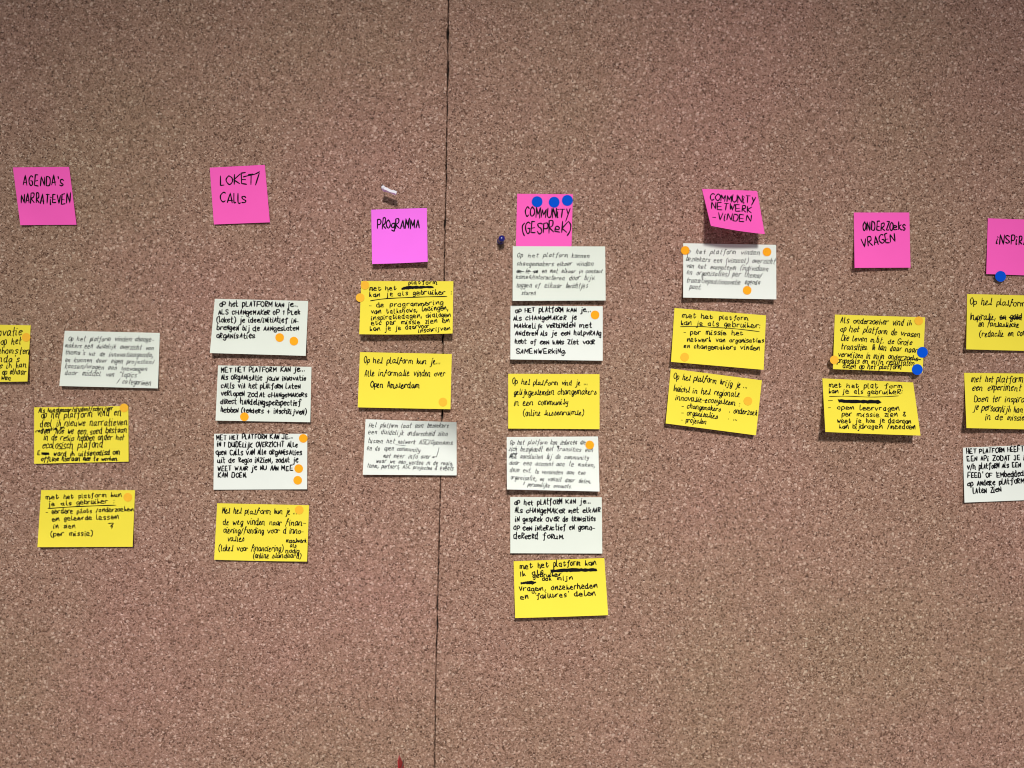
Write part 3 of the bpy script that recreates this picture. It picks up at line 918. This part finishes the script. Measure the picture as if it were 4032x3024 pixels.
def flag_sheet(name, inner, outer, mat, parent, loc, t=0.0009, wave=0.0006):
    """pennant between an inner (near board) and outer row of points"""
    n = len(inner)
    rows = 6
    front, back = [], []
    for i in range(n):
        for j in range(rows + 1):
            k = j / rows
            p = inner[i] * (1 - k) + outer[i] * k
            tang = (inner[min(i + 1, n - 1)] - inner[max(i - 1, 0)])
            nn = tang.cross(outer[i] - inner[i]).normalized()
            p = p + nn * wave * math.sin(i * 1.3 + k * 2)
            front.append(p + nn * t / 2 - loc); back.append(p - nn * t / 2 - loc)
    m = len(front); w = rows + 1
    f = []
    for i in range(n - 1):
        for j in range(rows):
            a = i * w + j
            f.append((a, a + w, a + w + 1, a + 1))
            f.append((m + a, m + a + 1, m + a + w + 1, m + a + w))
    rim = list(range(w)) + [i * w + rows for i in range(1, n)] + [(n - 1) * w + j for j in range(rows - 1, -1, -1)] + [i * w for i in range(n - 2, 0, -1)]
    for a, b_ in zip(rim, rim[1:] + rim[:1]):
        f.append((a, b_, m + b_, m + a))
    return link(name, front + back, f, mat, parent)

# white flag pin, seen almost edge-on above PROGRAMMA
loc = P(1519, 757, 0)
e = empty('flag_pin', loc)
tag(e, 'white flag pin stuck in the cork above the PROGRAMMA note, seen edge-on', 'flag pin')
tube('needle', P(1519, 757, -0.006) - loc, P(1505, 727, 0.033) - loc, 0.0004, 0.0005, STEEL, e)
inn, out = [], []
for i in range(9):
    k = i / 8
    inn.append(P(1512 + 49 * k, 745 + 20 * k + 1.2 * math.sin(k * 5), 0.017))
    out.append(P(1509 + 52 * k, 738 + 22 * k + 1.0 * math.sin(k * 5), 0.030))
flag_sheet('flag', inn, out, WHITEP, e, loc, 0.0034, 0.0003)
lathe('needle_sleeve', P(1513, 748, 0.018) - loc, P(1508, 736, 0.031) - P(1513, 748, 0.018), [(0, .0016), (.001, .0028), (.011, .0028), (.0135, .0016)], WHITEP, e, 20)

# red flag pin at the bottom edge
loc = P(1592, 2984, 0)
e = empty('flag_pin', loc)
tag(e, 'red flag pin at the bottom edge of the picture, left of the seam', 'flag pin')
tube('needle', P(1592, 2984, -0.006) - loc, P(1580, 3030, 0.031) - loc, 0.0005, 0.0006, STEEL, e)
inn = [P(1571, 2974, .012), P(1579, 2990, .012), P(1586, 3008, .012), P(1590, 3030, .013)]
out = [P(1573, 2976, .020), P(1567, 2998, .024), P(1568, 3020, .028), P(1573, 3052, .031)]
flag_sheet('flag', inn, out, REDP, e, loc, 0.0013, 0.0003)

# blue push pin
loc = P(1969, 953, 0)
e = empty('push_pin', loc)
tag(e, 'glossy dark blue push pin left of the COMMUNITY (GESPREK) note', 'push pin')
ax = P(1976, 939, 0.0195) - P(1969, 953, 0.0)
tube('needle', ax.normalized() * -0.006, ax.normalized() * 0.006, 0.0005, 0.0005, STEEL, e)
lathe('handle', Vector((0, 0, 0)) + ax.normalized() * 0.0035, ax, [(0, .0016), (.0006, .0044), (.002, .0049), (.0032, .0045), (.0045, .0039), (.0085, .0039), (.0115, .0041), (.0135, .0044), (.0155, .0044), (.0172, .0041), (.0184, .0030), (.0189, .0010)], BLUEP, e)

for o in scene.objects:
    if '_c' in o:
        del o['_c']
